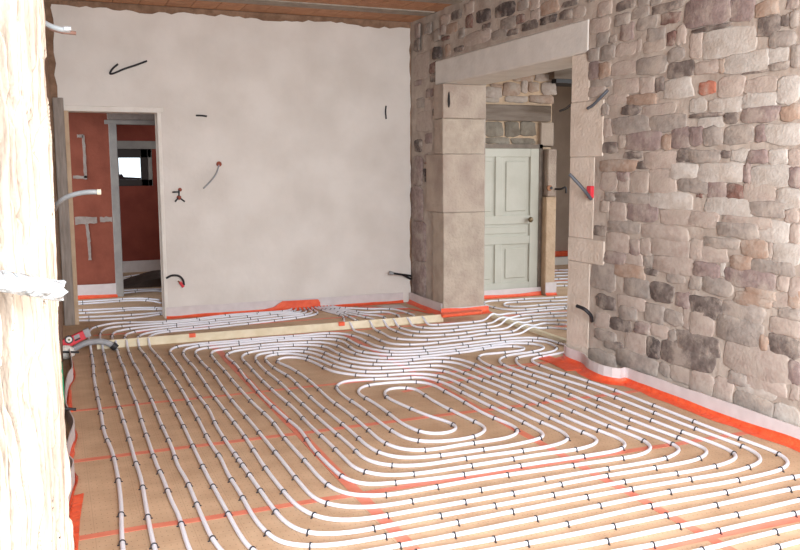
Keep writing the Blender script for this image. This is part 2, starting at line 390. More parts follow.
STONES = '''
F1 245,0,370,65,d 390,-8,465,35,g 470,-8,545,25,g 55,-6,105,10,d 120,15,215,100,k 487,15,695,80,d 545,80,672,160,r 350,55,460,115,g 237,95,335,165,g 385,110,515,190,g 275,160,360,265,m 450,190,570,270,g 585,205,645,305,r 645,175,705,290,k 115,220,195,295,g 195,235,245,290,d 55,330,130,405,g 140,310,235,390,g 245,290,380,365,k 380,265,410,340,k 590,330,695,402,g 60,415,135,530,m 135,420,205,515,b 590,407,765,520,d 215,415,380,490,k 385,385,580,490,g 70,120,200,210,k 430,270,570,340,t
O 686,-4,730,25,m 731,-4,755,21,m 677,333,720,355,d 661,344,716,369,d 726,342,790,378,k
F2 480,15,640,110,b 700,-8,790,50,m 490,112,660,260,d 662,100,722,190,d 725,80,790,190,g 20,185,300,222,d 105,210,470,400,w 0,240,90,420,k 580,240,765,335,g 255,380,570,520,w 570,340,715,450,w 370,478,580,535,d 735,330,800,480,g 40,445,220,530,k 215,430,255,520,b 585,455,720,500,g
F3 60,0,160,22,b 80,22,215,70,g 60,75,170,130,k 505,5,565,105,d 570,15,750,140,w 147,190,195,260,g 280,195,405,262,d 320,125,510,192,b 420,190,640,258,k 160,285,215,400,k 215,270,460,380,g 470,262,710,365,g 310,375,545,490,m 145,440,255,515,d 550,400,615,490,b 615,350,740,480,m 650,488,765,580,d 190,120,320,185,k 230,25,400,115,k 400,10,500,110,k 260,400,310,480,t
F4 70,35,190,135,o 205,10,390,150,k 390,15,630,115,k 635,10,800,200,w 385,125,630,222,w 0,165,120,258,w 140,165,380,258,w 0,265,250,302,d 250,265,355,345,d 60,305,240,370,w 380,228,645,330,m 660,215,800,312,b 0,375,100,500,m 100,375,235,500,g 255,360,465,490,g 478,360,550,475,m 550,345,800,490,w
F5 295,8,420,60,d 140,70,380,140,b 378,72,460,130,d 650,10,770,85,g 435,10,645,120,k 140,148,250,270,k 250,150,335,195,m 258,195,332,285,k 335,148,460,288,t 468,128,640,290,k 605,92,790,188,w 660,188,830,280,g 170,290,240,335,g 238,290,470,350,g 470,290,745,390,w 200,350,305,470,k 320,345,520,470,m 540,405,800,500,k 97,500,182,575,d 190,478,400,550,g 140,345,195,410,t
F6 0,5,222,88,g 230,0,295,60,d 300,0,425,75,w 420,5,568,95,m 572,0,705,100,w 710,5,800,112,k 65,92,390,232,w 392,105,440,230,m 445,112,718,265,w 720,132,800,265,m 0,215,130,310,g 132,222,265,345,m 268,245,390,355,r 390,247,625,380,k 625,278,800,422,w 50,310,92,345,r 115,348,440,475,w 440,382,690,480,g 0,452,205,555,k 240,487,600,560,k 690,432,790,520,k
F7 180,58,330,180,k 335,100,400,195,m 402,95,475,200,k 480,100,728,208,k 735,100,820,230,k 165,182,305,260,m 310,197,420,265,k 425,207,498,280,g 500,217,760,322,k 762,232,805,320,m 80,255,235,430,g 235,268,430,350,b 430,288,520,335,d 300,360,465,475,g 470,385,635,520,d 580,330,700,382,g 110,465,240,560,d 645,455,735,547,m 255,480,440,560,k 420,8,720,92,k
F8 208,10,495,112,g 498,0,720,140,w 727,20,800,150,k 10,152,270,290,k 110,122,360,182,g 372,137,568,250,b 570,140,600,258,k 605,152,800,308,w 300,252,448,340,b 452,282,750,368,g 30,302,215,400,m 255,342,620,480,m 722,402,800,550,k 100,412,310,520,g 0,387,90,490,g 632,390,718,500,k 400,490,620,548,b 220,300,258,388,w
G1 200,115,345,210,d 367,155,470,225,m 100,85,195,180,k 265,45,380,130,g 437,30,560,150,g 562,75,690,160,g 472,165,585,245,k 590,207,645,270,g 100,205,240,268,g 165,270,292,338,d 302,225,440,350,k 447,250,535,390,v 60,342,240,470,g 247,360,520,475,g 530,425,600,500,g 602,462,800,560,k 692,65,800,200,k
G2 0,45,240,205,d 245,95,540,225,g 330,25,598,115,b 602,30,740,140,k 710,0,800,130,b 0,155,172,330,k 207,210,520,388,g 580,205,800,325,k 572,325,800,480,d 640,142,800,205,g 505,335,570,420,b
G3 280,92,410,178,g 332,190,620,258,w 322,262,600,388,g 608,330,800,500,w 722,172,790,290,k 0,92,170,240,k 175,130,310,290,k 712,20,800,160,m 412,112,700,235,k
H1 312,68,380,130,d 407,100,456,190,r 477,60,573,150,v 602,20,735,113,v 185,310,240,392,v 280,160,350,215,b 235,170,270,230,m 192,200,235,270,g 245,240,300,270,r 272,300,305,372,b 330,308,395,345,d 515,155,570,205,d 745,92,800,155,r 580,200,680,256,g 682,195,755,235,d 130,160,175,220,g 62,262,98,345,d 62,352,160,520,k 165,410,213,488,r 170,492,212,545,d 400,212,570,290,k 640,122,740,188,g 362,190,400,250,g 68,160,100,250,m 400,20,460,90,k 240,100,300,160,k
H2 215,140,320,200,d 342,105,445,158,v 482,0,590,43,d 467,62,553,132,d 190,0,260,60,g 342,10,460,90,b 270,0,330,60,k 557,52,638,112,k 270,70,335,135,k
H3 66,0,110,30,m 142,60,190,110,m 80,120,130,180,g 132,130,208,200,k 80,210,180,335,k 135,355,180,420,m 66,395,115,480,v 185,190,213,235,d 118,425,180,480,k
'''
for ln in STONES.strip().splitlines():
    pr = ln.split(); c = CR[pr[0]]
    for t in pr[1:]:
        a = t.split(','); x0, y0, x1, y1 = (float(q) for q in a[:4])
        X0, Y0, X1, Y1 = c[0]+x0/c[2], c[1]+y0/c[2], c[0]+x1/c[2], c[1]+y1/c[2]
        ym = (Y0+Y1)/2; xm = (X0+X1)/2
        A = atX(RX, X0, ym); B = atX(RX, X1, ym); T = atX(RX, xm, Y0); Bo = atX(RX, xm, Y1)
        z0, z1 = Bo.z, min(T.z, CZ-.01)
        if z1-z0 < .015: continue
        pr2 = random.uniform(.005, .014) * (.7 if a[4] in 'kwt' else 1)
        g = 1.045 if a[4] in 'kwtgmb' else 1.0; gz = .008 if a[4] in 'kwtgmb' else 0
        XX = RX
        if min(A.y, B.y) > OY1+.02 and z0 < LT:
            XX = RXA; A = atX(RXA, X0, ym); B = atX(RXA, X1, ym)
        ya, yb = A.y, B.y; cy_ = (ya+yb)/2; hy = (yb-ya)/2*g
        if OY1+.02 < max(ya, yb) and a[4] in 'kt': pr2 *= .7
        stone(cy_-hy, cy_+hy, z0+.001-gz, min(z1-.001+gz, CZ-.005), ST[a[4]], wall_right, X=XX, proud=pr2)
# near part of the wall outside the frame: regular rubble courses
z = .0
while z < CZ-.05:
    hgt = random.uniform(.13, .24); z1 = min(z+hgt, CZ-.02); y = 3.385
    while y > .6:
        ln_ = random.uniform(.2, .5); stone(y-ln_+.004, y-.004, z+.004, z1-.004, ST[random.choice('kkkgwtmbd')], wall_right, proud=random.uniform(.005, .012)); y -= ln_
    z = z1
# lintel over the opening
m = MB(); m.box(RX-.008, RX2-.03, 5.54, 8.31, LB, LT); m.build('lintel', MT['lintel'], wall_right, bevel=.012)
# quoins of the far jamb (face + reveal)
def quoin(name, y0, y1, z0, z1, mt, out=.02, x1=RX2-.02):
    return MB().box(RX-out, x1, y0, y1, z0+.001, z1-.001).build(name, mt, wall_right, bevel=.006)
zb = [atX(RX, 446, q).z for q in (310, 213, 154, 118, 88)]
zb[0] = 0
quoin('quoin_block', OY1-.03, 8.36, zb[0], zb[1], MT['ashlar'], .012)
quoin('quoin_block', OY1-.025, 8.52, zb[1], zb[2], MT['ashlar_red'], .018)
quoin('quoin_block', OY1-.01, 8.16, zb[2], zb[3], MT['ashlar'], .016)
quoin('quoin_block', 8.16, 8.33, zb[2], zb[3], MT['ashlar_red'], .008)
quoin('quoin_block', OY1-.05, 8.30, zb[3], LB, MT['ashlar_red'], .03)
for z0, z1, c in ((.05, .5, 'm'), (.5, .95, 'm'), (.95, 1.35, 'm'), (1.35, 1.68, 'm')):
    stone(8.70 if z1 > 1.0 else 8.62, 9.0, z0, z1, ST[c], wall_right, X=RXA, proud=.02)
stone(8.60, 8.68, 1.40, 1.55, ST['v'], wall_right, X=RXA, proud=.02); stone(8.55, 8.66, 1.60, 1.70, ST['m'], wall_right, X=RXA, proud=.02)  # small stones, the first black, drawn in place of shaded holes
# near jamb: pale dressed stones
zj = [0] + [atX(RX, 580, q).z for q in (262, 238, 157, 102, 57)]
for k, (z0, z1, xr) in enumerate(((zj[0], zj[1], 592), (zj[1], zj[2], 606), (zj[2], zj[3], 594), (zj[3], zj[4], 602), (zj[4], LB, 587))):
    ye = atX(RX, xr, 200).y
    quoin('jamb_stone', ye, OY0+.02, z0, z1, MT['jamb'], .008 if k % 2 else .004)
# black plate standing for the shaded hollow of a knocked-out hole under the lintel
m = MB(); p = atX(RX-.03, 448, 100)
for k in range(7):
    a = 2*math.pi*k/7; m.v.append((RX-.032, p.y-.02+.03*math.cos(a)*random.uniform(.7, 1.2), p.z+.09*math.sin(a)*random.uniform(.7, 1.1)))
m.f.append(tuple(range(7))); pts = [Vector(v) for v in m.v]; m = MB().prism(pts, (.004, 0, 0)); m.build('hole_dark_plate', MT['black'], wall_right)

# ------------------------------------------------------------------ side room through the right opening
DY = 8.95
dx0, dx1 = 4.30, atY(DY, 537, 220).x
dz1 = atY(DY, 510, 148.5).z
pxl = dx1+.0
pierx0, pierx1 = atY(DY, 541, 200).x, atY(DY-.12, 556.5, 200).x
m = MB(); m.box(RX2, pierx1, DY+.02, DY+.35, dz1+.02, CZ); m.box(dx1+.03, pierx1, DY+.02, DY+.35, -.05, dz1+.05)
m.box(RX2, dx0+.02, DY+.02, DY+.35, -.05, CZ)
m.box(pierx1, 8.0, DY+.02, DY+.35, 2.62, CZ)
wall_side = m.build('wall_side_room', MT['tanwall']); tag(wall_side, kind='structure')
# tan stones under ceiling, smoky beam, sooty stones over the door
def sr(x0, y0, x1, y1, mt, proud=.02, Y=DY+.02):
    A = atY(Y, x0, (y0+y1)/2); B = atY(Y, x1, (y0+y1)/2); T = atY(Y, (x0+x1)/2, y0); O_ = atY(Y, (x0+x1)/2, y1)
    return stone(A.x, B.x, O_.z, T.z, mt, wall_side, X=Y, proud=proud, axis='y')
for q in ('60,180,175,250,k', '60,250,160,285,t', '185,150,300,240,b', '200,240,350,285,t', '305,130,350,220,k', '355,150,425,215,b', '440,150,540,235,k', '360,235,520,290,b', '400,90,540,145,k', '250,100,390,145,b', '100,160,180,185,b'):
    a = q.split(','); c = CR['K1']; v = [float(t) for t in a[:4]]
    sr(c[0]+v[0]/c[2], c[1]+v[1]/c[2], c[0]+v[2]/c[2], c[1]+v[3]/c[2], ST[a[4]], .02)
for q in ('60,410,185,510', '195,410,295,515', '300,410,405,510', '60,515,230,560', '240,520,400,562'):
    v = [float(t) for t in q.split(',')]; c = CR['K1']
    sr(c[0]+v[0]/c[2], c[1]+v[1]/c[2], c[0]+v[2]/c[2], c[1]+v[3]/c[2], MT['sooty'], .015)
zb0, zb1 = atY(DY-.05, 520, 121).z, atY(DY-.05, 520, 105).z
box('timber_beam', RX2, atY(DY-.05, 551.5, 112).x, DY-.05, DY+.1, zb0, zb1, MT['darkwood'], wall_side, .008)
box('pale_stone', atY(DY-.03, 541, 130).x, atY(DY-.03, 554, 130).x, DY-.03, DY+.1, atY(DY-.03, 548, 146).z, zb0-.01, MT['beige'], wall_side, .01)
# pier right of the door, three blocks
pz = [0, atY(DY-.12, 548, 196.5).z, atY(DY-.12, 548, 149).z]
m = MB().box(pierx0, pierx1, DY-.12, DY+.3, 0, pz[1]-.004); m.build('pier_block', MT['tanwall'], wall_side, bevel=.01)
m = MB().box(pierx0+.02, pierx1, DY-.11, DY+.3, pz[1], pz[2]); m.build('pier_block', MT['ashlar_red'], wall_side, bevel=.01)
# far room beyond the pier
FY = 11.9
box('wall_far_blocker', 8.0, 8.2, DY+.35, 12.1, -.05, CZ, MT['beige'])['kind'] = 'structure'  # unseen wall added to keep sky light out of the far room
box('ceiling_far_room', 5.0, 8.2, DY+.3, 12.1, CZ, CZ+.2, MT['concrete'])['kind'] = 'structure'
far = box('wall_far_room', 5.4, 8.4, FY, FY+.2, -.05, CZ, MT['beige']); tag(far, kind='structure')
dp = box('black_strip', pierx1-.02, 8.0, DY-.10, DY+.3, atY(DY-.1, 565, 83).z, atY(DY-.1, 565, 79).z, MT['black'], wall_side)  # thin black box along the underside of the brown beam
box('brown_beam', pierx1-.06, 8.0, DY-.12, DY+.3, atY(DY-.1, 565, 79).z, CZ, MT['darkwood'], wall_side)
side_floor_strip = None

# panelled door
door = empty('door_1', (0, 0, 0)); tag(door, 'cream painted panelled wooden door in the side room', None, kind='structure')
D0, D1 = atY(DY, 452, 220).x, dx1
D0 = D1-.93
def dbox(n, x0, x1, z0, z1, y0, y1, b=.004): return box(n, x0, x1, y0, y1, z0, z1, MT['door'], door, b)
zd = lambda y: atY(DY, 510, y).z
xd = lambda x: atY(DY, x, 220).x
st_r = D1-xd(528.5); mid0, mid1 = xd(494), xd(501)
dbox('stile', D1-st_r, D1, .05, dz1, DY-.03, DY+.012)
dbox('stile', D0, D0+st_r, .05, dz1, DY-.03, DY+.012)
dbox('stile', mid0, mid1, zd(215.5), zd(157), DY-.03, DY+.012); dbox('stile', mid0, mid1, .05+.12, zd(244), DY-.03, DY+.012)
xi0, xi1 = D0+st_r, D1-st_r
for z0, z1 in ((zd(157), dz1), (zd(224), zd(215.5)), (zd(244), zd(236)), (.05, .17)): dbox('rail', xi0, xi1, z0, z1, DY-.03, DY+.012)
for x0, x1 in ((xi0, mid0), (mid1, xi1)):
    for z0, z1 in ((zd(215.5), zd(157)), (.17, zd(244))):
        q = dbox('panel', x0, x1, z0, z1, DY-.008, DY+.005, 0)
        box('raised_field', x0+.05, x1-.05, DY-.02, DY-.006, z0+.05, z1-.05, MT['door'], q, .008)
q = dbox('panel', xi0, xi1, zd(236), zd(224), DY-.008, DY+.005, 0); box('raised_field', xi0+.03, xi1-.03, DY-.018, DY-.006, zd(236)+.03, zd(224)-.03, MT['door'], q, .006)
kp = atY(DY-.05, 528, 219.5)
m = MB().tube([(kp.x+.02, DY-.03, kp.z), (kp.x+.02, DY-.06, kp.z), (kp.x+.02, DY-.066, kp.z), (kp.x+.02, DY-.085, kp.z), (kp.x+.02, DY-.1, kp.z)], lambda t: [.012, .014, .03, .034, .02][min(4, int(t*4+.01))], 12)
m.build('knob', mat('worn_brass', (120,104,80), None, rough=.4, metal=.7), door, True)
m = MB().box(dx1, dx1+.045, DY-.035, DY+.06, 0, dz1+.05).box(D0-.04, dx1+.045, DY-.035, DY+.06, dz1, dz1+.05); m.build('frame', mat('dark_door_frame', (110,100,90), (130,118,108), 10, .8), door)

# ------------------------------------------------------------------ corridor and far red room through the left doorway
CY = 10.85
cx1 = atY(CY, 113, 200).x
jx1 = atY(CY-.06, 120, 200).x
m = MB(); m.box(-1.6, cx1, CY, CY+.12, -.05, CZ); m.box(cx1, 2.6, CY, CY+.12, atY(CY, 130, 122).z, CZ); m.box(atY(CY, 178, 200).x, 2.6, CY, CY+.12, -.05, CZ)
wall_cor = m.build('wall_corridor', MT['redwall']); tag(wall_cor, kind='structure')
m = MB().box(cx1-.015, jx1, CY-.03, CY+.14, 0, atY(CY, 130, 124).z); m.build('jamb_edge', MT['greypaint'], wall_cor, bevel=.005)
zt0, zt1 = atY(CY, 130, 124.5).z, atY(CY, 130, 113).z
MB().box(atY(CY, 104, 118).x, 2.5, CY-.02, CY+.13, zt0, zt0+.05).build('lintel_edge', MT['greypaint'], wall_cor, bevel=.004)
MB().box(atY(CY, 107, 118).x, 2.5, CY-.012, CY+.13, zt0+.05, zt1+.03).build('lintel', MT['cement'], wall_cor, bevel=.01)
def cem(pts, wd):     # filled chases in the terracotta
    P = [atY(CY, *q) for q in pts]; m = MB()
    for a, b in zip(P, P[1:]):
        t = (b-a).normalized(); s = Vector((-t.z, 0, t.x)); n = 6
        e = [a.lerp(b, k/n)+s*wd/2*random.uniform(.7, 1.2) for k in range(n+1)] + [b.lerp(a, k/n)-s*wd/2*random.uniform(.7, 1.2) for k in range(n+1)]
        e = [Vector((v.x, CY-.012, v.z)) for v in e]; m.prism(e, (0, .02, 0))
    m.build('filled_chase', MT['cement'], wall_cor)
cem([(77, 136), (83, 136)], .04); cem([(83, 135), (84.5, 156), (85.5, 178)], .035); cem([(73, 177), (87, 177.5)], .04)
cem([(75, 221), (97, 220)], .085); cem([(100, 219.5), (112, 219)], .06); cem([(87, 224), (89, 242), (90, 260)], .035)
# room beyond, dark red, with a small window
RY = 13.4
wx0, wx1 = atY(RY, 116, 165).x, atY(RY, 152, 165).x
wz0, wz1 = atY(RY, 135, 186).z, atY(RY, 135, 149).z
m = MB(); m.box(-1.6, wx0, RY, RY+.25, -.05, CZ); m.box(wx1, 2.9, RY, RY+.25, -.05, CZ); m.box(wx0, wx1, RY, RY+.25, -.05, wz0); m.box(wx0, wx1, RY, RY+.25, wz1, CZ)
m.box(2.6, 2.8, BY2, RY, -.05, CZ); m.box(-1.6, -1.4, CY, RY, -.05, CZ)
wall_fr = m.build('wall_red_room', MT['redwall2']); tag(wall_fr, kind='structure')
box('ceiling_corridor', -1.6, 2.9, BY2, RY+.3, CZ, CZ+.2, MT['concrete'])['kind'] = 'structure'
box('window_lintel', wx0-.05, wx1+.08, RY-.02, RY+.2, wz1, wz1+.12, MT['greypaint'], wall_fr, .006)
win = empty('window_1'); tag(win, 'small dark framed window in the red room beyond the doorway', kind='structure')
fy = RY+.06
for n, a in (('frame', (wx0, wx1, wz1-.13, wz1)), ('frame', (wx0, wx1, wz0, wz0+.10)), ('frame', (wx0, wx0+.04, wz0, wz1)), ('frame', (atY(RY, 141, 165).x, wx1-.06, wz0, wz1)), ('grey_edge', (wx1-.06, wx1+.01, wz0, wz1))):
    box(n, a[0], a[1], fy-.06, fy+.06, a[2], a[3], MT['darkframe'] if n == 'frame' else MT['greypaint'], win, .005)
gm = mat('window_glass', (240,244,246), None, rough=.02); gm.node_tree.nodes['Principled BSDF'].inputs['Transmission Weight'].default_value = 1; gm.node_tree.nodes['Principled BSDF'].inputs['IOR'].default_value = 1.02
box('pane', wx0+.04, atY(RY, 141, 165).x, fy, fy+.004, wz0+.1, wz1-.13, gm, win)
m = MB()
e = [atY(14.6, *q) for q in ((112, 178), (122, 174), (124, 177), (146, 178), (146, 192), (112, 192))]
m.prism(e, (0, .8, 0)); so = m.build('shed_roof', MT['black']); tag(so, 'dark low roof seen through the small far window', 'roof')
box('shed_wall', e[0].x+.1, e[3].x-.1, 14.65, 15.3, -.3, e[4].z, MT['black'], so)
dk = box('wall_base_strip', -1.0, 2.6, RY-.03, RY, 0, .17, MT['foam'], wall_fr)
# dark sheet over the pipes in the far room
m = MB()
xs = [atY(11.9, q, 280).x for q in (121, 127, 136, 146, 156, 170)]
prof = [.02, .06, .12, .2, .26, .28]
for x, zz in zip(xs, prof):
    m.v += [(x, 11.55, .0), (x, 11.6, .004+zz*.4), (x, 12.0, .004+zz*.62), (x, 12.3, .004+zz*.5), (x, 12.35, 0)]
for k in range(5):
    for j in range(4): m.f.append((k*5+j, (k+1)*5+j, (k+1)*5+j+1, k*5+j+1))
    m.f.append((k*5, k*5+4, (k+1)*5+4, (k+1)*5))
m.f += [(0, 1, 2, 3, 4), (25, 29, 28, 27, 26)]
dh = m.build('rubble_heap', MT['dark'], smooth=False); tag(dh, 'low dark heap on the floor of the far red room', 'heap')

# ------------------------------------------------------------------ heating pipes
PR = .0104
clip_me = None
def make_clip():
    m = MB(); n = 8; w_ = .003; ri, ro = .0110, .0145
    for k in range(n+1):
        a = math.pi*k/n; c, s = math.cos(a), math.sin(a)
        for r in (ri, ro):
            for yy in (-w_, w_): m.v.append((yy, c*r, PR+s*r))
    for k in range(n):
        i = k*4; j = i+4
        m.f += [(i, i+1, j+1, j), (i+2, j+2, j+3, i+3), (i, j, j+2, i+2), (i+1, i+3, j+3, j+1)]
    for s in (-1, 1):
        m.box(-w_, w_, s*.0131-.002, s*.0131+.002, 0.0005, PR); m.box(-w_, w_, min(s*.013, s*.021), max(s*.013, s*.021), 0.0005, .004)
    me = m.mesh('clip'); me.materials.append(MT['clip']); return me
clip_me = make_clip()
def pipe(P, label, group='white underfloor heating pipes', clips=.34, start=.1, nm='heating_pipe', hopz=None):
    path = smooth_path(catmull(P), 4)
    o = MB().tube(path, PR, 8).build(nm, MT['pipe'], None, True)
    tag(o, label, 'pipe', group)
    acc = 0; nxt = start; spots = []
    for a, b in zip(path, path[1:]):
        acc += (b-a).length
        if acc >= nxt:
            d = b-a
            if abs(a.z-PR) < .004: spots.append((a, math.atan2(d.y, d.x)))
            nxt = acc+clips*random.uniform(.75, 1.3)
    spots.sort(key=lambda s: (s[0]-CPOS).length)
    for a, ang in spots[:298]:
        c = link('clip', clip_me, None, o); c.location = (a.x, a.y, 0); c.rotation_euler = (0, 0, ang)
    if len(spots) > 298:
        mm = MB()
        vs_ = [v.co.copy() for v in clip_me.vertices]; fs_ = [tuple(p.vertices) for p in clip_me.polygons]
        for a, ang in spots[298:]:
            R_ = Matrix.Rotation(ang, 3, 'Z'); i = len(mm.v)
            for v in vs_:
                q = R_ @ v; mm.v.append((q.x+a.x, q.y+a.y, q.z))
            mm.f += [tuple(i+k for k in f_) for f_ in fs_]
        c = mm.build('clip', MT['clip'], o); tag(c, kind='stuff')
    return o, len(spots)
def gp(spec): return [G(x, y, PR) for x, y in px(spec)]
def hop(p, up=.0):     # cross over the batten at floor point p (x at batten)
    x = p
    return [Vector((x, BAT_Y-.15, PR)), Vector((x, BAT_Y-.085, .018)), Vector((x, BAT_Y-.04, .07)), Vector((x, BAT_Y, .092)), Vector((x, BAT_Y+.04, .07)), Vector((x, BAT_Y+.085, .018)), Vector((x, BAT_Y+.15, PR))]
BATX = [G(x, 347, PR).x for x in (90, 102, 116, 127, 139, 150)]
S_BACK = ['O 89,333 94,327.5 115,323 147,322 180,320.5 230,314.5 270,310', 'O 100,336 103,330 110,327.5 140,324.7 180,322 232,316 276,311.5',
          'O 112,336 115,332 124,329.7 142,327.3 180,324 235,318 279,313.2', 'O 125,336 127,334 134,331.7 146,330 180,326 238,320 282,315',
          'O 138,337 141,335 147,333 156,331.3 185,328 240,322 284,317.3', 'O 149,337 151,335.5 157,333.2 170,331.5 200,328.8 245,324 287,319.3']
def back_run(k):       # from the manifold hole in the back wall to the batten
    P = gp(S_BACK[k])
    P = [p for p in P if p.y > BAT_Y+.2]
    ex = 2.36+.045*k
    tail = [Vector((ex-.10, 8.93-.085*k*.9, PR)), Vector((ex, 8.965-.06*k, PR)), Vector((ex+.03, 8.985, .012)), Vector((ex+.03, 9.0, .02))]
    lastx = ex-.2
    P = [Vector((p.x, min(p.y, 8.93-.055*k), p.z)) for p in P if p.x < lastx]
    return hop(BATX[k]) + P + tail
ODD = ('C1 520,390 555,455 600,545 C4 35,175 120,330 200,475 255,545 O 262,556 280,561 305,561 340,556 C6 380,512 C8 218,405 625,322 D2 195,250 440,210 700,150 735,130 750,113 '
 'D1 735,495 700,470 640,445 350,338 135,253 0,200 C7 705,262 490,190 355,147 275,115 250,100 E1 350,325 430,308 540,287 580,278 O 572,350 574,347.5 572,345.8 E1 585,237 540,225 430,191 320,184 205,189 '
 'D8 680,210 410,242 200,258 95,260 D7 740,315 690,300 590,250 525,230 470,222 390,220 155,240 D6 733,250 560,266 240,293 125,308 85,322 65,340 '
 'C1 565,235 605,290 640,350 690,425 745,500 D4 35,285 115,408 205,535 C4 165,55 255,185 350,320 420,405 480,445 540,465 650,470 750,462 C6 410,395 775,328 C8 525,245 800,195 D2 297,148 435,115 475,97 490,80 '
 'D1 455,455 378,420 172,345 0,278 C7 740,355 490,255 325,195 165,143 110,120 95,102 E1 150,315 225,295 290,288 365,275 420,262 435,250 410,236 370,227 320,223 205,222 0,250 '
 'D8 615,257 320,288 140,298 0,296 D7 720,360 585,340 480,275 420,262 275,260 0,275 D6 420,308 280,323 255,330 235,345 258,390 300,438 D4 10,10 70,98 125,170 210,268 285,360 370,465 '
 'C4 495,210 570,290 610,310 660,325 740,337 800,338 C6 180,333 495,283 C8 205,215 532,160 783,120 D2 143,88 180,68 205,45 D1 165,420 95,390 0,357 C7 705,422 490,327 260,235 120,183 '
 'D8 682,385 625,358 535,330 472,320 330,320 145,340 30,342 D7 570,390 450,352 370,312 295,300 155,300 0,312 D6 520,337 465,350 440,370 500,425 580,530 '
 'D4 190,50 265,135 380,240 450,300 515,393 620,500 C4 670,150 720,190 775,213 C6 120,222 385,203 648,168 C8 280,116 540,78 710,46 735,25 C7 715,503 690,490 480,408 260,305 70,222 '
 'D8 615,440 500,395 460,380 405,370 200,378 65,385 D7 660,455 485,428 370,385 290,355 235,342 145,340 0,350 D6 690,353 650,365 635,385 680,450 D4 345,58 420,130 520,220 605,295 710,385 '
 'C6 110,85 160,110 225,125 300,130 410,125 655,88 C8 182,58 360,30 410,15 C7 450,497 435,475 390,447 275,398 100,315 D8 590,520 440,452 340,430 195,425 50,435 C5 172,330 D7 570,500 415,475 340,440 290,415 205,385 145,380 95,382 60,392 42,408 '
 'C3 440,283 510,325 570,373 650,447 D4 685,210 785,293 D3 97,348 133,370 195,393 260,402 360,398 517,372 733,340 785,320 792,303 775,283 745,270 615,215 508,152 418,103 360,73 305,60 210,60 80,70 '
 'C5 120,380 95,395 90,412 110,430 155,455 D3 122,200 207,265 245,285 315,313 378,320 430,317 468,308 490,291 470,272 435,258 340,228 220,178 145,143 125,128 122,110 138,95 180,88 240,88 275,95')
EVEN = ('C1 600,385 640,455 690,545 C4 60,30 100,85 140,170 200,265 265,380 320,450 400,510 500,528 600,530 700,520 C6 370,455 775,375 C8 560,280 D2 165,210 473,157 560,130 605,108 612,97 '
 'D1 590,470 530,438 322,360 145,293 0,235 C7 735,310 540,237 330,172 205,130 182,110 178,100 E1 250,315 320,303 390,293 480,278 515,258 490,232 430,211 370,203 205,208 0,232 '
 'D8 400,262 255,275 140,280 65,278 D7 700,332 590,300 487,248 430,240 345,240 120,255 0,262 D6 500,284 260,305 175,325 155,345 165,380 C1 670,285 715,350 765,425 D4 92,225 175,335 '
 'C4 320,130 400,235 480,325 540,365 600,388 670,400 790,398 C6 472,335 C8 193,262 580,188 D2 140,128 278,100 325,78 345,55 D1 310,435 210,395 55,338 C7 620,345 380,245 260,203 95,145 '
 'D8 690,350 655,322 665,302 700,292 E1 95,290 230,275 290,268 310,260 290,247 170,241 115,247 0,263 D8 610,275 475,290 310,308 105,320 D7 680,382 545,350 440,300 400,290 335,280 80,290 0,295 D6 500,320 360,338 340,355 370,405 '
 'C3 120,300 185,378 D4 210,160 310,255 375,343 C4 530,110 600,190 670,245 740,270 800,277 C6 212,277 722,192 C8 410,135 800,75 D2 28,65 55,50 63,36 D1 40,415 0,393 C7 590,410 370,315 190,240 50,185 '
 'D8 515,355 450,345 385,342 215,355 D7 715,430 575,417 440,382 300,330 180,320 10,328 D6 655,338 575,355 545,380 C3 250,285 290,330 375,412 D4 420,193 500,277 600,370 690,460 C4 780,145 C6 130,160 207,175 345,172 658,128 '
 'C8 285,75 520,40 575,20 C7 597,503 580,490 480,447 310,370 170,300 5,232 D8 415,405 290,395 150,405 D7 615,478 450,448 340,405 230,370 105,355 0,369 D6 715,372 700,388 C3 365,285 445,333 505,390 560,442 '
 'D4 580,203 690,293 D3 50,388 110,418 195,438 325,435 C6 712,48 C8 165,25 C7 300,492 330,478 318,465 300,455 245,425 60,335 C5 635,423 500,358 400,335 303,342 127,348 C3 720,357 685,375 680,388 690,402 720,430 '
 'D4 745,180 D3 95,258 180,317 225,340 270,352 380,358 545,340 605,320 635,295 625,280 600,270 490,218 365,153 305,112')
def cut(P, ymax=BAT_Y-.2): return [p for p in P if p.y < ymax]
odd_first = gp(ODD); even_first = gp(EVEN)
L5, L6 = back_run(4)[::-1], back_run(5)[::-1]
main = L5 + gp('C1 440,245 480,320') + odd_first + even_first[::-1] + gp('C1 550,310 510,255') + L6[::-1]
_, nclips = pipe(main, 'very long white heating pipe wound into a double spiral over the main floor', clips=.31)
OUT = [
 ('O 93,364 94,378 97,394 101,414 104.5,433 111.6,450 118,478 121,504 121.5,528 123,549 127,573 138,598 170,615 220,618 300,608 420,587 560,561 D2 127,512 648,395 O 815,510', 'white heating pipe run nearest the left wall edge'),
 ('O 106,362 110,376 115,394 121,413 130,442 135,460 141,479 146,506 150,528 155,549 163,570 180,589 220,598 330,585 460,566 C8 535,525 D2 133,443 508,368 768,307 O 815,497', 'second white heating pipe run from the left wall edge'),
 ('O 121,362 124,368 130,388 136,402 141,419 149,443 158,468 162,476 172,502 178,514 189,548 200,566 225,579 260,581 340,573 C8 0,560 575,450 D2 237,355 557,287 768,243 O 815,485', 'third white heating pipe run from the left wall edge'),
 ('O 133,362 138,370 142,379 148,392 155,408 159,419 172,448 178,466 186,479 200,512 212,538 220,549 235,563 260,571 300,569 350,562 C6 605,525 C8 350,438 D2 50,330 427,262 755,187 O 815,474', 'fourth white heating pipe run from the left wall edge'),
]
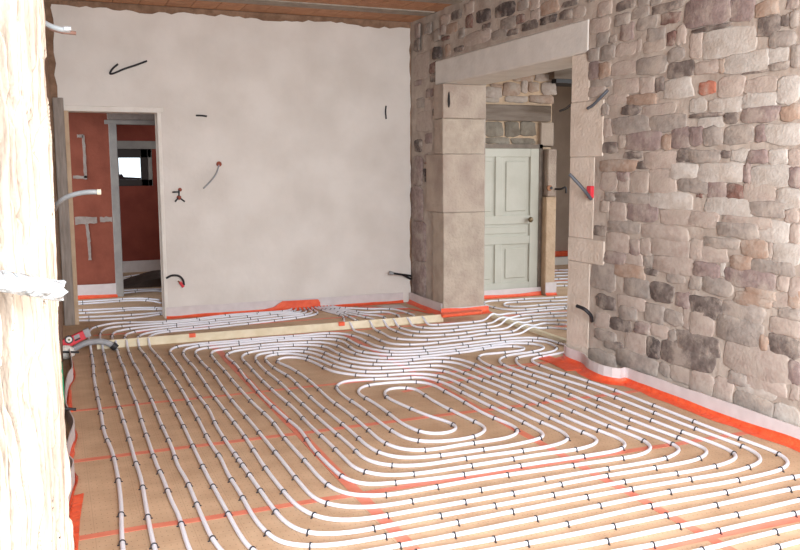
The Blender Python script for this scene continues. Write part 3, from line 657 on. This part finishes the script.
for k, (s, lab) in enumerate(OUT):
    P = gp(s); e = P[-1]
    P += [Vector((e.x+.12, e.y-.03, PR)), Vector((e.x+.2, e.y-.12, PR)), Vector((e.x+.22, e.y-.6, PR))]
    P = [Vector((min(p.x, 3.62), p.y, PR)) for p in P]
    pipe(back_run(k)[::-1] + P, lab, start=.15)
for s, lab in (('O 560,583 D2 330,545 508,500 800,430 O 815,523', 'white heating pipe just crossing the lower right corner of the floor'),
               ('O 650,580 D2 600,556 690,535 800,505 O 815,538', 'outermost white heating pipe at the very lower right corner')):
    P = gp(s); e = P[-1]; P += [Vector((e.x+.12, e.y-.03, PR)), Vector((e.x+.2, e.y-.12, PR)), Vector((e.x+.22, e.y-.5, PR))]; pipe(P, lab, start=.25)
# feeds to the side room
NT = ['O 316,321.3 328,322.5 338,323.6', 'O 312,320.3 328,320.8 345,320.5 357,321', 'O 318,318 336,318.3 355,317 366,317.3 374,319',
      'O 318,315.8 353,315 367,314.6 375,315 384,317', 'O 316,313.5 343,313.5 366,312.3 384,311.7 392,313 398,315.2', 'O 315,312 328,311.5 343,310.8 355,310 373,308.8 385,308.6 395,309.5 405,312 414,315.5']
NX = [G(x, y, PR).x for x, y in ((350,328.5), (370,327), (384,326), (394,325), (407,323.5), (420,321.5))]
NR = ['D7 645,228 740,270 D8 60,222 125,230 280,228 490,205 670,187 E1 130,175 270,158 345,152', 'D8 10,150 70,183 95,190 240,200 365,197 615,172 E1 0,162 100,152 210,145 258,136',
      'D8 70,125 165,160 240,172 325,172 515,160 E1 0,140 120,130 205,119', 'D8 130,115 190,135 240,145 315,147 430,143 565,128 E1 0,118 75,112 150,102',
      'D8 215,105 330,122 412,120 580,108 E1 0,98 60,91 112,87', 'D8 330,92 410,97 505,90 600,78 E1 0,75 60,67 95,64']
NQ = ['R8 530,340 600,340 655,348 715,355', 'R8 460,318 525,304 635,312 715,318', 'R8 380,297 430,285 520,280 645,282 715,285',
      'R8 300,283 430,258 565,250 715,245', 'R8 250,262 335,242 395,237 620,222 715,220', 'R8 150,238 225,228 310,222 480,205 655,190 715,185']
ordn = ['first', 'second', 'third', 'fourth', 'fifth', 'sixth']
TX = 4.16
for k in range(6):
    ex = 2.67+.04*k
    st = [Vector((ex-.02, 9.0, .02)), Vector((ex, 8.985, .012)), Vector((ex+.03, 8.93-.05*(5-k)*.8, PR)), Vector((ex+.1, 8.86-.09*(5-k), PR))]
    T = [p for p in gp(NT[k]) if p.x > ex+.16 and p.y > BAT_Y+.17]
    A = [p for p in gp(NR[k]) if p.y < BAT_Y-.16 and p.x < TX-.16]
    B = [p for p in gp(NQ[k]) if p.x > TX+.17]
    ya, yb = A[-1].y, B[0].y; ym = (ya+yb)/2
    hx = [Vector((TX-.13, ya+(yb-ya)*.15, PR)), Vector((TX-.045, ya+(yb-ya)*.36, .042)), Vector((TX, ym, .050)), Vector((TX+.045, ya+(yb-ya)*.64, .042)), Vector((TX+.13, ya+(yb-ya)*.85, PR))]
    e = B[-1]; B += [Vector((e.x+.6, e.y-.25-.02*k, PR)), Vector((e.x+1.4, e.y-.45, PR))]
    pipe(st+T+hop(NX[k])[::-1]+A+hx+B, ordn[k]+' white pipe from the left crossing the cream batten toward the side room', start=.2, clips=.3)
e = G(569, 297, PR)
pipe([Vector((7.4, e.y-.5, PR))] + gp('R8 715,95 530,105 410,109 210,121 90,128 45,133 32,145 42,158 80,170 180,193 310,199 370,196 480,186 715,172') + [Vector((7.4, 7.3, PR))], 'white pipe turning back in front of the cream door', start=.2, clips=.3)
pipe([Vector((7.4, e.y-.7, PR))] + gp('R8 715,120 640,125 460,130 320,136 215,141 192,150 198,165 225,172 290,173 370,170 530,156 715,148') + [Vector((7.4, 7.5, PR))], 'inner white pipe loop on the side room floor before the door', start=.2, clips=.3)
for k, (s, lab) in enumerate((('O 70,321 80,320.5 100,320 142,317 164,313.5 180,311', 'nearest white pipe on the dark floor of the left doorway'),
             ('O 70,318 80,317.3 110,316 140,314.2 164,312 180,310.5', 'second white pipe on the floor inside the left doorway'),
             ('O 66,314 80,313.3 108,311.8 133,309.8 152,309.3 172,310', 'third white pipe on the floor inside the left doorway'),
             ('O 66,311 80,310.3 110,309 135,307.8 158,307.8 175,308.5', 'fourth white pipe on the floor inside the left doorway'),
             ('O 66,305 80,304 100,302.7 130,300.5 147,300.5 162,303', 'fifth white pipe on the floor inside the left doorway'),
             ('O 66,302.7 80,301.8 105,300.2 128,298.6 145,298.5 160,300', 'farthest white pipe on the floor inside the left doorway'))):
    pipe(gp(s), lab, start=.2, clips=.35)
for s_, lab in (('O 122,293.3 135,291.8 150,290.8 170,291.5', 'nearest white pipe before the dark heap in the red room'), ('O 122,290.6 140,289.6 170,289', 'white pipe touching the front of the dark heap in the red room'),
                ('O 122,279.5 135,277.2 150,275.5 165,275', 'first white pipe behind the dark heap in the red room'), ('O 122,277.5 135,275.2 150,274 165,273.6', 'second white pipe behind the dark heap in the red room')):
    pipe(gp(s_), lab, group='pipes in the red room', start=.2, clips=.4)
# lines in the far room at the right
for k in range(6):
    y = 9.35+.33*k
    pipe([Vector((5.75, y+.15, PR)), Vector((6.4, y, PR)), Vector((7.0, y-.1, PR)), Vector((7.8, y-.3, PR))], ordn[k]+' white pipe counted from the pier on the far room floor', group='pipes on the far room floor', clips=.35)

# ------------------------------------------------------------------ battens
def plank(name, p0, p1, wd, hz, m_, parent=None):
    a, b = Vector(p0), Vector(p1); t = (b-a).normalized(); s = Vector((-t.y, t.x, 0))
    pts = [a-s*wd/2, a+s*wd/2, a+s*wd/2+Vector((0, 0, hz)), a-s*wd/2+Vector((0, 0, hz))]
    return MB().prism(pts, b-a).build(name, m_, parent, bevel=.003)
bt = plank('batten', (.30, BAT_Y-.01, .001), (3.62, BAT_Y+.01, .001), .022, .075, MT['batten'])
tag(bt, 'long cream wooden batten dividing the heated floor before the plastered wall', 'batten')
b2 = plank('batten', (TX+.02, 7.70, .001), (TX-.01, 5.76, .001), .05, .036, MT['batten'])
tag(b2, 'cream batten lying across the threshold of the stone opening', 'batten')
for q in ((192, 335.5), (341, 323.5)):
    p = atY(BAT_Y, *q); r = box('tape_tab', p.x-.028, p.x+.028, BAT_Y-.03, BAT_Y+.02, .045, .079, MT['film'], bt)

# ------------------------------------------------------------------ edge strips with orange film
def strip(pts, h, label, flap=.09, name='edge_strip', th=.007, film_up=.035, sgn=1, wob=.012, flapvar=.35):
    """pts: floor polyline; film lies on the side sgn (left of travel = +1)"""
    P = catmull([Vector((p[0], p[1], 0)) for p in pts], .05); N = len(P)
    S = []
    for k in range(N):
        t = (P[min(k+1, N-1)]-P[max(k-1, 0)]).normalized(); S.append(Vector((-t.y, t.x, 0))*sgn)
    m = MB()
    for p, s in zip(P, S):
        for q in (p, p+s*th):
            m.v += [(q.x, q.y, .001), (q.x, q.y, h+.006*noise.noise(q*4))]
    for k in range(N-1):
        i, j = 4*k, 4*k+4
        m.f += [(i, j, j+1, i+1), (i+2, i+3, j+3, j+2), (i+1, j+1, j+3, i+3), (i, i+2, j+2, j)]
    m.f += [(0, 1, 3, 2), (4*N-4, 4*N-2, 4*N-1, 4*N-3)]
    o = m.build(name, MT['foam'], None); tag(o, label, 'edge strip', 'foam edge strips along the walls')
    m = MB(); K = 6
    for k, (p, s) in enumerate(zip(P, S)):
        nn = noise.noise(Vector((p.x*6, p.y*6, .3))); wv = flap*(1+flapvar*nn); u = film_up*(1+.4*noise.noise(Vector((p.x*3, p.y*3, 5))))
        prof = [(th+.002, u), (th+.004, u*.5), (th+.012+.01*abs(nn), .012), (wv*.5, .004+.008*abs(noise.noise(Vector((p.x*14, p.y*14, 2))))), (wv*.8, .004+.006*abs(noise.noise(Vector((p.x*17, p.y*15, 7))))), (wv, .002)]
        for d, z in prof: q = p+s*d; m.v.append((q.x, q.y, z))
    for k in range(N-1):
        for j in range(K-1):
            a = k*K+j; m.f.append((a, a+1, a+K+1, a+K))
    f_ = m.build('orange_film', MT['film'], o, True)
    return o
def gxy(spec, z=.02): return [tuple(G(x, y, z)[:2]) for x, y in px(spec)]
rp = gxy('O 569,352 572,357 588,362 590,371 604,377 620,379.5 632,377.5 645,384 700,401 760,423 800,438.5', .03)
rp = [(min(x, RX-.03), y) for x, y in rp] + [(RX-.035, 3.0), (RX-.03, 1.0)]
strip([(RX+.2, OY0+.04)]+[(RX-.0, OY0+.045)]+rp[1:], .115, 'pale foam edge strip with orange film along the right stone wall', .075, sgn=-1, film_up=.04)
strip([(1.05, BY-.012), (1.6, BY-.01), (2.2, BY-.012), (2.9, BY-.01), (3.72, BY-.012)], .12, 'pale foam edge strip with thin orange film along the plastered back wall', .05, sgn=-1, film_up=.03)
strip([(3.795, BY-.04), (3.79, 8.7), (3.785, 8.4), (3.78, 8.07)], .12, 'pale foam edge strip on the short stone wall left of the opening', .06, sgn=-1, film_up=.035)
strip([(3.76, OY1-.045), (4.0, OY1-.043), (4.33, OY1-.04)], .07, 'foam edge strip with orange film at the foot of the opening jamb', .12, sgn=-1, film_up=.065)
strip([(4.36, DY-.06), (4.8, DY-.06), (pierx0-.02, DY-.06)], .10, 'foam edge strip with orange film below the cream door', .05, sgn=-1, film_up=.04)
strip([(pierx0, DY-.13), (pierx1+.01, DY-.132)], .16, 'white foam edge strip wrapped round the pier foot', .05, sgn=-1, film_up=.03)
lp = gxy('O 68,380 65.5,409 70.5,421 73.7,429 69,445.5 66.4,462 73,470 69.6,484.5 65.5,501 64,514 69,533.6 69.6,550', .05)
strip([(.07, 7.45), (.075, 6.6)]+lp+[(.02, 3.2)], .10, 'wavy grey foam edge strip along the foot of the left wall', .012, sgn=1, film_up=.01, flapvar=.3)
m = MB(); e = [G(x, y) for x, y in ((72, 497), (84, 494), (80, 520), (78, 552), (70, 552), (70, 515))]
m.prism([Vector((v.x, v.y, .002)) for v in e], (0, 0, .003)); fo = m.build('film_patch', MT['film']); tag(fo, 'wide loose orange film patch at the bottom of the left foam strip', 'film')
m = MB(); e = [G(x, y) for x, y in ((70, 446), (74, 443), (75, 455), (72, 463), (70, 470), (68, 462))]
m.prism([Vector((v.x, v.y, .002)) for v in e], (0, 0, .02)); fo = m.build('film_patch', MT['film'], bevel=.004); tag(fo, 'small crumpled orange film patch beside the left foam strip', 'film')
m = MB(); e = [G(x, y) for x, y in ((69, 394), (71.5, 392), (72, 405), (73, 412), (68, 413))]
m.prism([Vector((v.x, v.y, .002)) for v in e], (0, 0, .02)); fo = m.build('film_patch', MT['film'], bevel=.004); tag(fo, 'narrow orange film scrap by the black peg on the left', 'film')
strip([(-.6, CY-.02), (.2, CY-.02), (cx1, CY-.02)], .17, 'grey foam edge strip below the red corridor wall', .05, sgn=-1, film_up=.04)
# film bulge over the manifold hole in the back wall
x0, x1 = atY(BY, 280, 300).x, atY(BY, 319, 300).x
m = MB().prism([(x0-.2, BY-.045, .03), (x0-.08, BY-.045, .05), (x0+.02, BY-.045, .11), (x1-.02, BY-.045, .105), (x1, BY-.045, .07), (x1, BY-.045, .03)], (0, .02, 0))
fb = m.build('film_patch', MT['film']); tag(fb, 'raised orange film where pipes enter the plastered wall', 'film')
# orange sheet draped round the jamb foot and onto the batten end
e = [G(x, y, .03) for x, y in ((435, 315), (483, 311), (488, 313), (484, 318), (440, 322), (433, 319))]
m = MB().prism([Vector((3.58, BAT_Y-.06, .05)), Vector((4.05, BAT_Y-.02, .05)), Vector((4.10, BAT_Y+.06, .055)), Vector((4.05, BAT_Y+.12, .05)), Vector((3.60, BAT_Y+.06, .055))], (0, 0, .03))
fj = m.build('film_roll', MT['film'], None, bevel=.01); tag(fj, 'orange film bundle lying at the jamb foot by the batten end', 'film')
m = MB().prism([Vector((3.2, 8.99, .002)), Vector((3.72, 8.98, .002)), Vector((3.73, 8.30, .002)), Vector((3.62, 8.2, .002)), Vector((3.60, 8.45, .002)), Vector((3.35, 8.62, .002)), Vector((3.25, 8.7, .002))], (0, 0, .004))
# split into two narrow film bands around a grey foil gap
def band(pts, wd, lab):
    P = [Vector((p[0], p[1], .004)) for p in pts]; m = MB()
    for a, b in zip(P, P[1:]):
        t = (b-a).normalized(); s = Vector((-t.y, t.x, 0))*wd/2; m.prism([a-s, b-s, b+s, a+s], (0, 0, .004))
    o = m.build('film_patch', MT['film']); tag(o, lab, 'film'); return o
band([(3.15, 8.93), (3.42, 8.62), (3.62, 8.55), (3.70, 8.2)], .05, 'bent orange film band lying in the back right floor corner')
gsheet = MB().prism([Vector((3.35, 8.90, .002)), Vector((3.62, 8.86, .002)), Vector((3.62, 8.62, .002)), Vector((3.48, 8.66, .002))], (0, 0, .003)).build('foil_sheet', MT['foam']); tag(gsheet, 'small grey sheet inside the orange film in the floor corner', 'sheet')
band([tuple(G(x, y)[:2]) for x, y in ((543, 357.5), (558, 363), (574, 371))], .13, 'orange film flap on the floor before the near jamb')

# white insulation boards standing in the far room
bx0, bx1 = atY(11.6, 553, 262).x, atY(11.6, 574, 262).x
wb = box('insulation_board', bx0-.3, bx1+.5, 11.55, 11.62, atY(11.6, 562, 269).z, atY(11.6, 562, 257).z, MT['white'], None, .006)
wb.location.z = 0; tag(wb, 'white board standing against the far room wall', 'board')
rr = box('film_patch', bx0-.3, bx1+.5, 11.80, 11.89, atY(11.85, 562, 256).z, atY(11.85, 562, 251).z, MT['film']); tag(rr, 'red film band above the white board in the far room', 'film')

# ------------------------------------------------------------------ conduits, cables and outlets
def cable(P, r, m_, name, label, cat='cable', n=8, parent=None, smooth=True):
    o = MB().tube(catmull(P, .01), r, n).build(name, m_, parent, True)
    if label: tag(o, label, cat)
    return o
def onback(pts, d=.012): return [atY(BY-dd, x, y) for (x, y), dd in zip(pts, d if isinstance(d, (list, tuple)) else [d]*len(pts))]
cable(onback([(147, 61), (136, 65), (124, 69), (113, 73.5), (110, 73.8), (112, 69.5), (118, 64)], [.03, .04, .04, .02, .012, .03, .05]), .0095, MT['black'], 'cable', 'black hooked cable on the plaster above the doorway')
cable(onback([(196, 115.5), (202, 115.6), (207, 116.3)], [.0, .02, .03]), .009, MT['black'], 'cable', 'short black cable stub high on the plastered wall')
cable(onback([(386, 106), (385.6, 112), (386.2, 119)], [.0, .02, .02]), .009, MT['black'], 'cable', 'short vertical black cable near the right end of plaster')
def outlet(x, y, name, label, wires, sz=.028):
    p = atY(BY-.01, x, y); r = empty(name, (p.x, BY, p.z)); tag(r, label, 'outlet')
    MB().tube([(0, 0, 0), (0, -.018, 0), (0, -.022, 0)], lambda t: sz if t < .6 else sz*.7, 10).build('box', MT['rust'], r)
    for w_ in wires:
        Q = [Vector((atY(BY-.02, a, b).x-p.x, -dd, atY(BY-.02, a, b).z-p.z)) for a, b, dd in w_]
        MB().tube(catmull(Q, .01), .008, 8).build('wire', MT['conduit'] if len(w_) > 3 else MT['black'], r, True)
    return r
outlet(219, 164, 'wall_outlet', 'rusty round outlet with long grey wire hanging on plaster', [[(219, 165, .02), (216, 173, .05), (211, 180, .06), (203, 188.5, .05)]])
r = outlet(179, 197.5, 'wall_outlet', 'small outlet with splayed black wires beside the doorway', [[(179, 197, .01), (175, 201.5, .04)], [(180, 198, .01), (184.5, 201.5, .04)], [(178, 192, .01), (172.5, 192, .04)], [(179, 196, .02), (179, 190, .02)]], .024)
p = atY(BY-.01, 180, 189.7); q = MB().tube([(0, 0, 0), (0, -.016, 0)], .02, 8).build('box', MT['rust'], r); q.location = (p.x-r.location.x, 0, p.z-r.location.z)
# black cable with red end right of the doorway
rt = empty('wall_cable', onback([(167, 277)])[0]); tag(rt, 'black looped cable with red end low beside the doorway', 'cable')
L_ = onback([(166.5, 278), (172, 275.5), (179, 276), (183, 280), (184, 285)], [.0, .05, .07, .07, .05])
MB().tube(catmull([v-rt.location for v in L_], .01), .011, 8).build('wire', MT['black'], rt, True)
a = onback([(180, 282), (183.5, 287)], [.05, .05]); MB().tube([v-rt.location for v in a], .016, 8).build('end_plug', MT['red'], rt)
a = onback([(178, 281), (181, 283)], [.04, .05]); MB().tube([v-rt.location for v in a], .008, 6).build('wire', MT['copper'], rt)
# cables in the right corner
rt = empty('wall_cable', onback([(411, 279)])[0]); tag(rt, 'forked black cables low in the corner by the stone wall', 'cable')
for k, (pp, dd) in enumerate(([[(391, 273), (398, 274), (405, 275), (412, 276)], [.16, .16, .1, .0]], [[(403, 275), (408, 277.5), (413, 280)], [.12, .06, .0]])):
    MB().tube(catmull([v-rt.location for v in onback(pp, dd)], .01), .012, 8).build('wire', MT['black'], rt, True)
a = onback([(389.5, 272.5), (393, 273.5)], [.16, .16]); MB().tube([v-rt.location for v in a], .02, 8).build('end_plug', MT['conduit'], rt)
# conduits on the near jamb
def onright(pts, d): return [atX(RX-.012-dd, x, y) for (x, y), dd in zip(pts, d)]
cable(onright([(608, 90), (601, 97), (593, 105), (587.5, 108.5)], [.0, .03, .04, .045]), .011, mat('slate_conduit', (84,88,96), None, rough=.5), 'conduit', 'short dark grey conduit stub high on the near jamb', 'conduit')
rt = empty('conduit', onright([(592, 200)], [0])[0]); tag(rt, 'slanting grey conduit with a red box on the near jamb', 'conduit')
MB().tube(catmull([v-rt.location for v in onright([(591, 199), (584, 190), (576, 181), (569.5, 174)], [.01, .10, .16, .2])], .01), .013, 8).build('tube', mat('slate_conduit', (84,88,96)), rt, True)
a = onright([(590, 198), (592.5, 186)], [0, 0]); MB().box(a[0].x-.02-rt.location.x, a[0].x+.01-rt.location.x, a[1].y-rt.location.y-.01, a[0].y-rt.location.y+.02, a[0].z-rt.location.z, a[1].z-rt.location.z).build('red_box', MT['red'], rt, bevel=.004)
cable(onright([(592, 321), (590.5, 315), (585, 309.5), (577, 306)], [.0, .06, .1, .11]), .014, MT['black'], 'conduit', 'drooping black conduit low on the near jamb', 'conduit')
# side room: cable at the opening top, pier sockets
P = [atY(7.6, *q) for q in ((560, 111), (564, 109.5), (569, 106.5), (576, 103))]
Q = [atX(4.30, 574, 103), atX(4.34, 570, 105.5), atX(4.38, 565, 109), atX(4.40, 560, 111)]
cable(Q, .012, MT['black'], 'cable', 'black cable hanging in the opening behind the near jamb')
p = atY(DY-.12, 549.5, 188); rt = empty('wall_socket', p); tag(rt, 'open round socket hole with wire on the pier', 'outlet')
MB().tube([(0, .01, 0), (0, -.008, 0)], .035, 12).build('box', MT['copper'], rt); MB().tube([(.02, -.004, 0), (.02, -.012, 0)], .018, 10).build('hole', MT['black'], rt)  # black disc painted for the dark inside of the socket
p = atY(DY-.12, 556, 189); q_ = cable([p+Vector((-.01, 0, 0)), p+Vector((.03, -.06, .0)), p+Vector((.08, -.08, .02)), p+Vector((.09, -.08, -.05))], .012, MT['black'], 'cable', 'small black wire tuft on the pier edge')

# ------------------------------------------------------------------ left side: post, foil pipe, conduits, tool
post = None
m = MB(); PCX, PCY, PRr = -.202, 1.78, .205
nz = 420
ANG = [math.radians(-30+150*j/460) for j in range(460)] + [math.radians(120+210*j/60) for j in range(60)]
na = len(ANG)
def ridge(a, z):
    u = a*PRr
    wob = .022*noise.noise(Vector((u*8, z*3.2, 0))) + .008*noise.noise(Vector((u*22, z*9, 4)))
    v1 = abs(noise.noise(Vector(((u+wob)*34, z*1.2, 2)))); v2 = abs(noise.noise(Vector(((u+wob)*52, z*3.4, 8))))
    v3 = noise.noise(Vector((u*70, z*40, 5)))
    f1 = min(1, v1/.15); f2 = min(1, v2/.09)
    return -.034*(1-f1)**.7 - .016*(1-f2)**.7 + .0014*v3 + .010*noise.noise(Vector((u*26, z*2, 1))) + .008*noise.noise(Vector((u*5, z*.9, 9)))
for k in range(nz+1):
    z = -.04+(CZ+.03)*k/nz
    for j in range(na):
        a = ANG[j]
        r = PRr+ridge(a, z)
        m.v.append((PCX+r*math.sin(a), PCY-r*math.cos(a), z))
for k in range(nz):
    for j in range(na):
        a, b = k*na+j, k*na+(j+1) % na; m.f.append((a, b, b+na, a+na))
m.f += [tuple(range(na))[::-1], tuple(nz*na+j for j in range(na))]
post = m.build('rough_post', MT['bark'], None, True); tag(post, 'pale sunlit rough post with bark-like vertical cracks at the left edge', 'post')
# foil-wrapped pipe sticking out across the post
PY = 1.50
A, B = atY(PY, -22, 277), atY(PY+.05, 61, 291)
path = [A.lerp(B, k/24) for k in range(25)]
m = MB().tube(path, .0175, 16)
n16 = 16
for i in range(len(m.v)):
    v = Vector(m.v[i]); k = i//n16; d = v-path[min(k, 24)]
    m.v[i] = tuple(path[min(k, 24)] + d*(1+.16*noise.noise(v*70)+.1*noise.noise(v*160)))
m.v[-16:] = [tuple(Vector(v)+Vector((random.uniform(-.006, .008), 0, 0))) for v in m.v[-16:]]
fo = m.build('foil_wrapped_pipe', MT['foil'], None, False); tag(fo, 'crumpled white foil wrapped pipe sticking out across the rough post', 'pipe')
# bracket fixing it to the post
MB().tube([A.lerp(B, .45), Vector((A.lerp(B, .45).x-.01, 1.60, A.lerp(B, .45).z))], .008, 8).build('bracket', MT['conduit'], fo)
# pale conduit at the top, grey conduit at mid height, both out of the left wall
def leftc(pts, Ys): return [atY(Y, x, y) for (x, y), Y in zip(pts, Ys)]
rt = empty('conduit', (.03, 3.12, 2.1)); rt.location = leftc([(40, 20)], [3.1])[0]; tag(rt, 'pale conduit stub leaving the left wall near the ceiling', 'conduit')
MB().tube(catmull([v-rt.location for v in leftc([(38, 19), (44, 22.5), (53, 27), (62, 29.5), (70, 30)], [3.1, 3.05, 3.0, 2.98, 2.98])], .01), .0085, 10).build('tube', MT['conduit_pale'], rt, True)
MB().tube([v-rt.location for v in leftc([(46, 26), (53, 29.5), (62, 32), (76, 33.2)], [3.05, 3.0, 2.985, 2.985])], .006, 8).build('lower_tube', mat('brown_conduit', (112,84,74), None, rough=.5), rt, True)
MB().tube([v-rt.location for v in leftc([(64, 28.8), (71, 28.9)], [2.97, 2.97])], .0075, 10).build('collar', MT['conduit'], rt)
rt = empty('conduit', leftc([(54, 210)], [3.3])[0]); tag(rt, 'grey bent conduit leaving the left wall at mid height', 'conduit')
MB().tube(catmull([v-rt.location for v in leftc([(54, 210), (58, 203.5), (66, 197.5), (78, 193.5), (90, 192), (98, 192)], [3.3, 3.2, 3.15, 3.12, 3.1, 3.1])], .01), .0085, 10).build('tube', mat('mid_grey_conduit', (112,114,116), (124,126,128), 20, .55), rt, True)
MB().tube([v-rt.location for v in leftc([(97, 192), (101, 192)], [3.1, 3.1])], .0098, 10).build('collar', mat('pale_collar', (170,160,142), None), rt)
# red level leaning on the grey conduit
lv = empty('spirit_level', G(62, 352)); tag(lv, 'red spirit level leaning on the grey conduit at the left wall', 'tool')
Y0 = G(70, 357).y
c4 = [atY(Y0, *q) for q in ((54, 344), (88, 328.5), (91, 336), (57, 354))]
c4 = [v-lv.location for v in c4]
MB().prism(c4, (0, .05, 0)).build('body', MT['red'], lv, bevel=.004)
def onlev(x, y, r, d, m_, n, nm, par=lv):
    c = atY(Y0, x, y)-lv.location; return MB().tube([c+Vector((0, .01, 0)), c+Vector((0, -d, 0))], r, n).build(nm, m_, par)
vial = onlev(69, 339.6, .034, .004, MT['black'], 16, 'dial'); onlev(69, 339.6, .024, .007, MT['white'], 16, 'dial_face', vial); onlev(69, 339.6, .009, .010, mat('dial_hub', (120,116,70), None), 10, 'hub', vial)
e = [atY(Y0, *q)-lv.location for q in ((73.5, 336), (79, 333.7), (80, 337), (74.5, 339.4))]; MB().prism([v+Vector((0, -.003, 0)) for v in e], (0, .01, 0)).build('window', MT['conduit'], lv)
e = [atY(Y0, *q)-lv.location for q in ((74.5, 340), (79.5, 337.5), (81, 338.6), (75, 341.4))]; MB().prism([v+Vector((0, -.003, 0)) for v in e], (0, .01, 0)).build('window', MT['black'], lv)
e = [atY(Y0, *q)-lv.location for q in ((82.5, 330.5), (88.5, 328), (91.5, 336), (86, 338))]; MB().prism([v+Vector((0, -.006, 0)) for v in e], (0, .06, 0)).build('end_cap', MT['conduit'], lv, bevel=.004)
ag = empty('conduit', G(70, 353)); tag(ag, 'thick grey conduit arching over the batten at the left', 'conduit')
YA = G(95, 349).y-.12
P = [atY(YA, *q)-ag.location for q in ((68, 353), (75, 348.5), (83, 344), (93, 341.8), (102, 341.6), (109, 343.5), (114, 346.5))]
MB().tube(catmull(P, .02), .026, 12).build('tube', MT['conduit'], ag, True)
MB().tube([atY(YA, *q)-ag.location for q in ((112, 344.5), (116, 348))], .033, 12).build('end_cap', MT['black'], ag)
# white rag and black rod, green hose, black peg
p = G(68, 358)
m = MB()
for k in range(7):
    for j in range(9):
        a = 2*math.pi*j/9; ph = math.pi*k/6
        r = .065*(1+.35*noise.noise(Vector((k*.9, j*.8, 3))))
        m.v.append((p.x-.02+r*math.sin(ph)*math.cos(a)*1.2, p.y-.05+r*math.sin(ph)*math.sin(a), .06+.06*math.cos(ph)))
for k in range(6):
    for j in range(9): m.f.append((k*9+j, k*9+(j+1) % 9, (k+1)*9+(j+1) % 9, (k+1)*9+j))
rg = m.build('rag', MT['white'], None, True); tag(rg, 'crumpled white rag on the floor under the red level', 'rag')
Yr = p.y-.16
cable([atY(Yr, *q) for q in ((52, 352), (60, 352), (70, 352), (79, 352.3))], .0085, MT['black'], 'rod', 'thin black rod lying level in front of the white rag', 'rod')
Yg = 4.9
cable([atY(Yg, *q) for q in ((60, 362), (61, 372), (62, 385), (62.5, 397), (62.8, 404))], .0105, MT['green'], 'hose', 'short green hose hanging beside the left wall edge', 'hose')
cable([atY(5.2, *q) for q in ((60, 408.5), (66, 408.8), (76, 409.3))], .009, MT['black'], 'peg', 'short black peg sticking out above the left foam strip', 'peg')
print('clips', nclips)
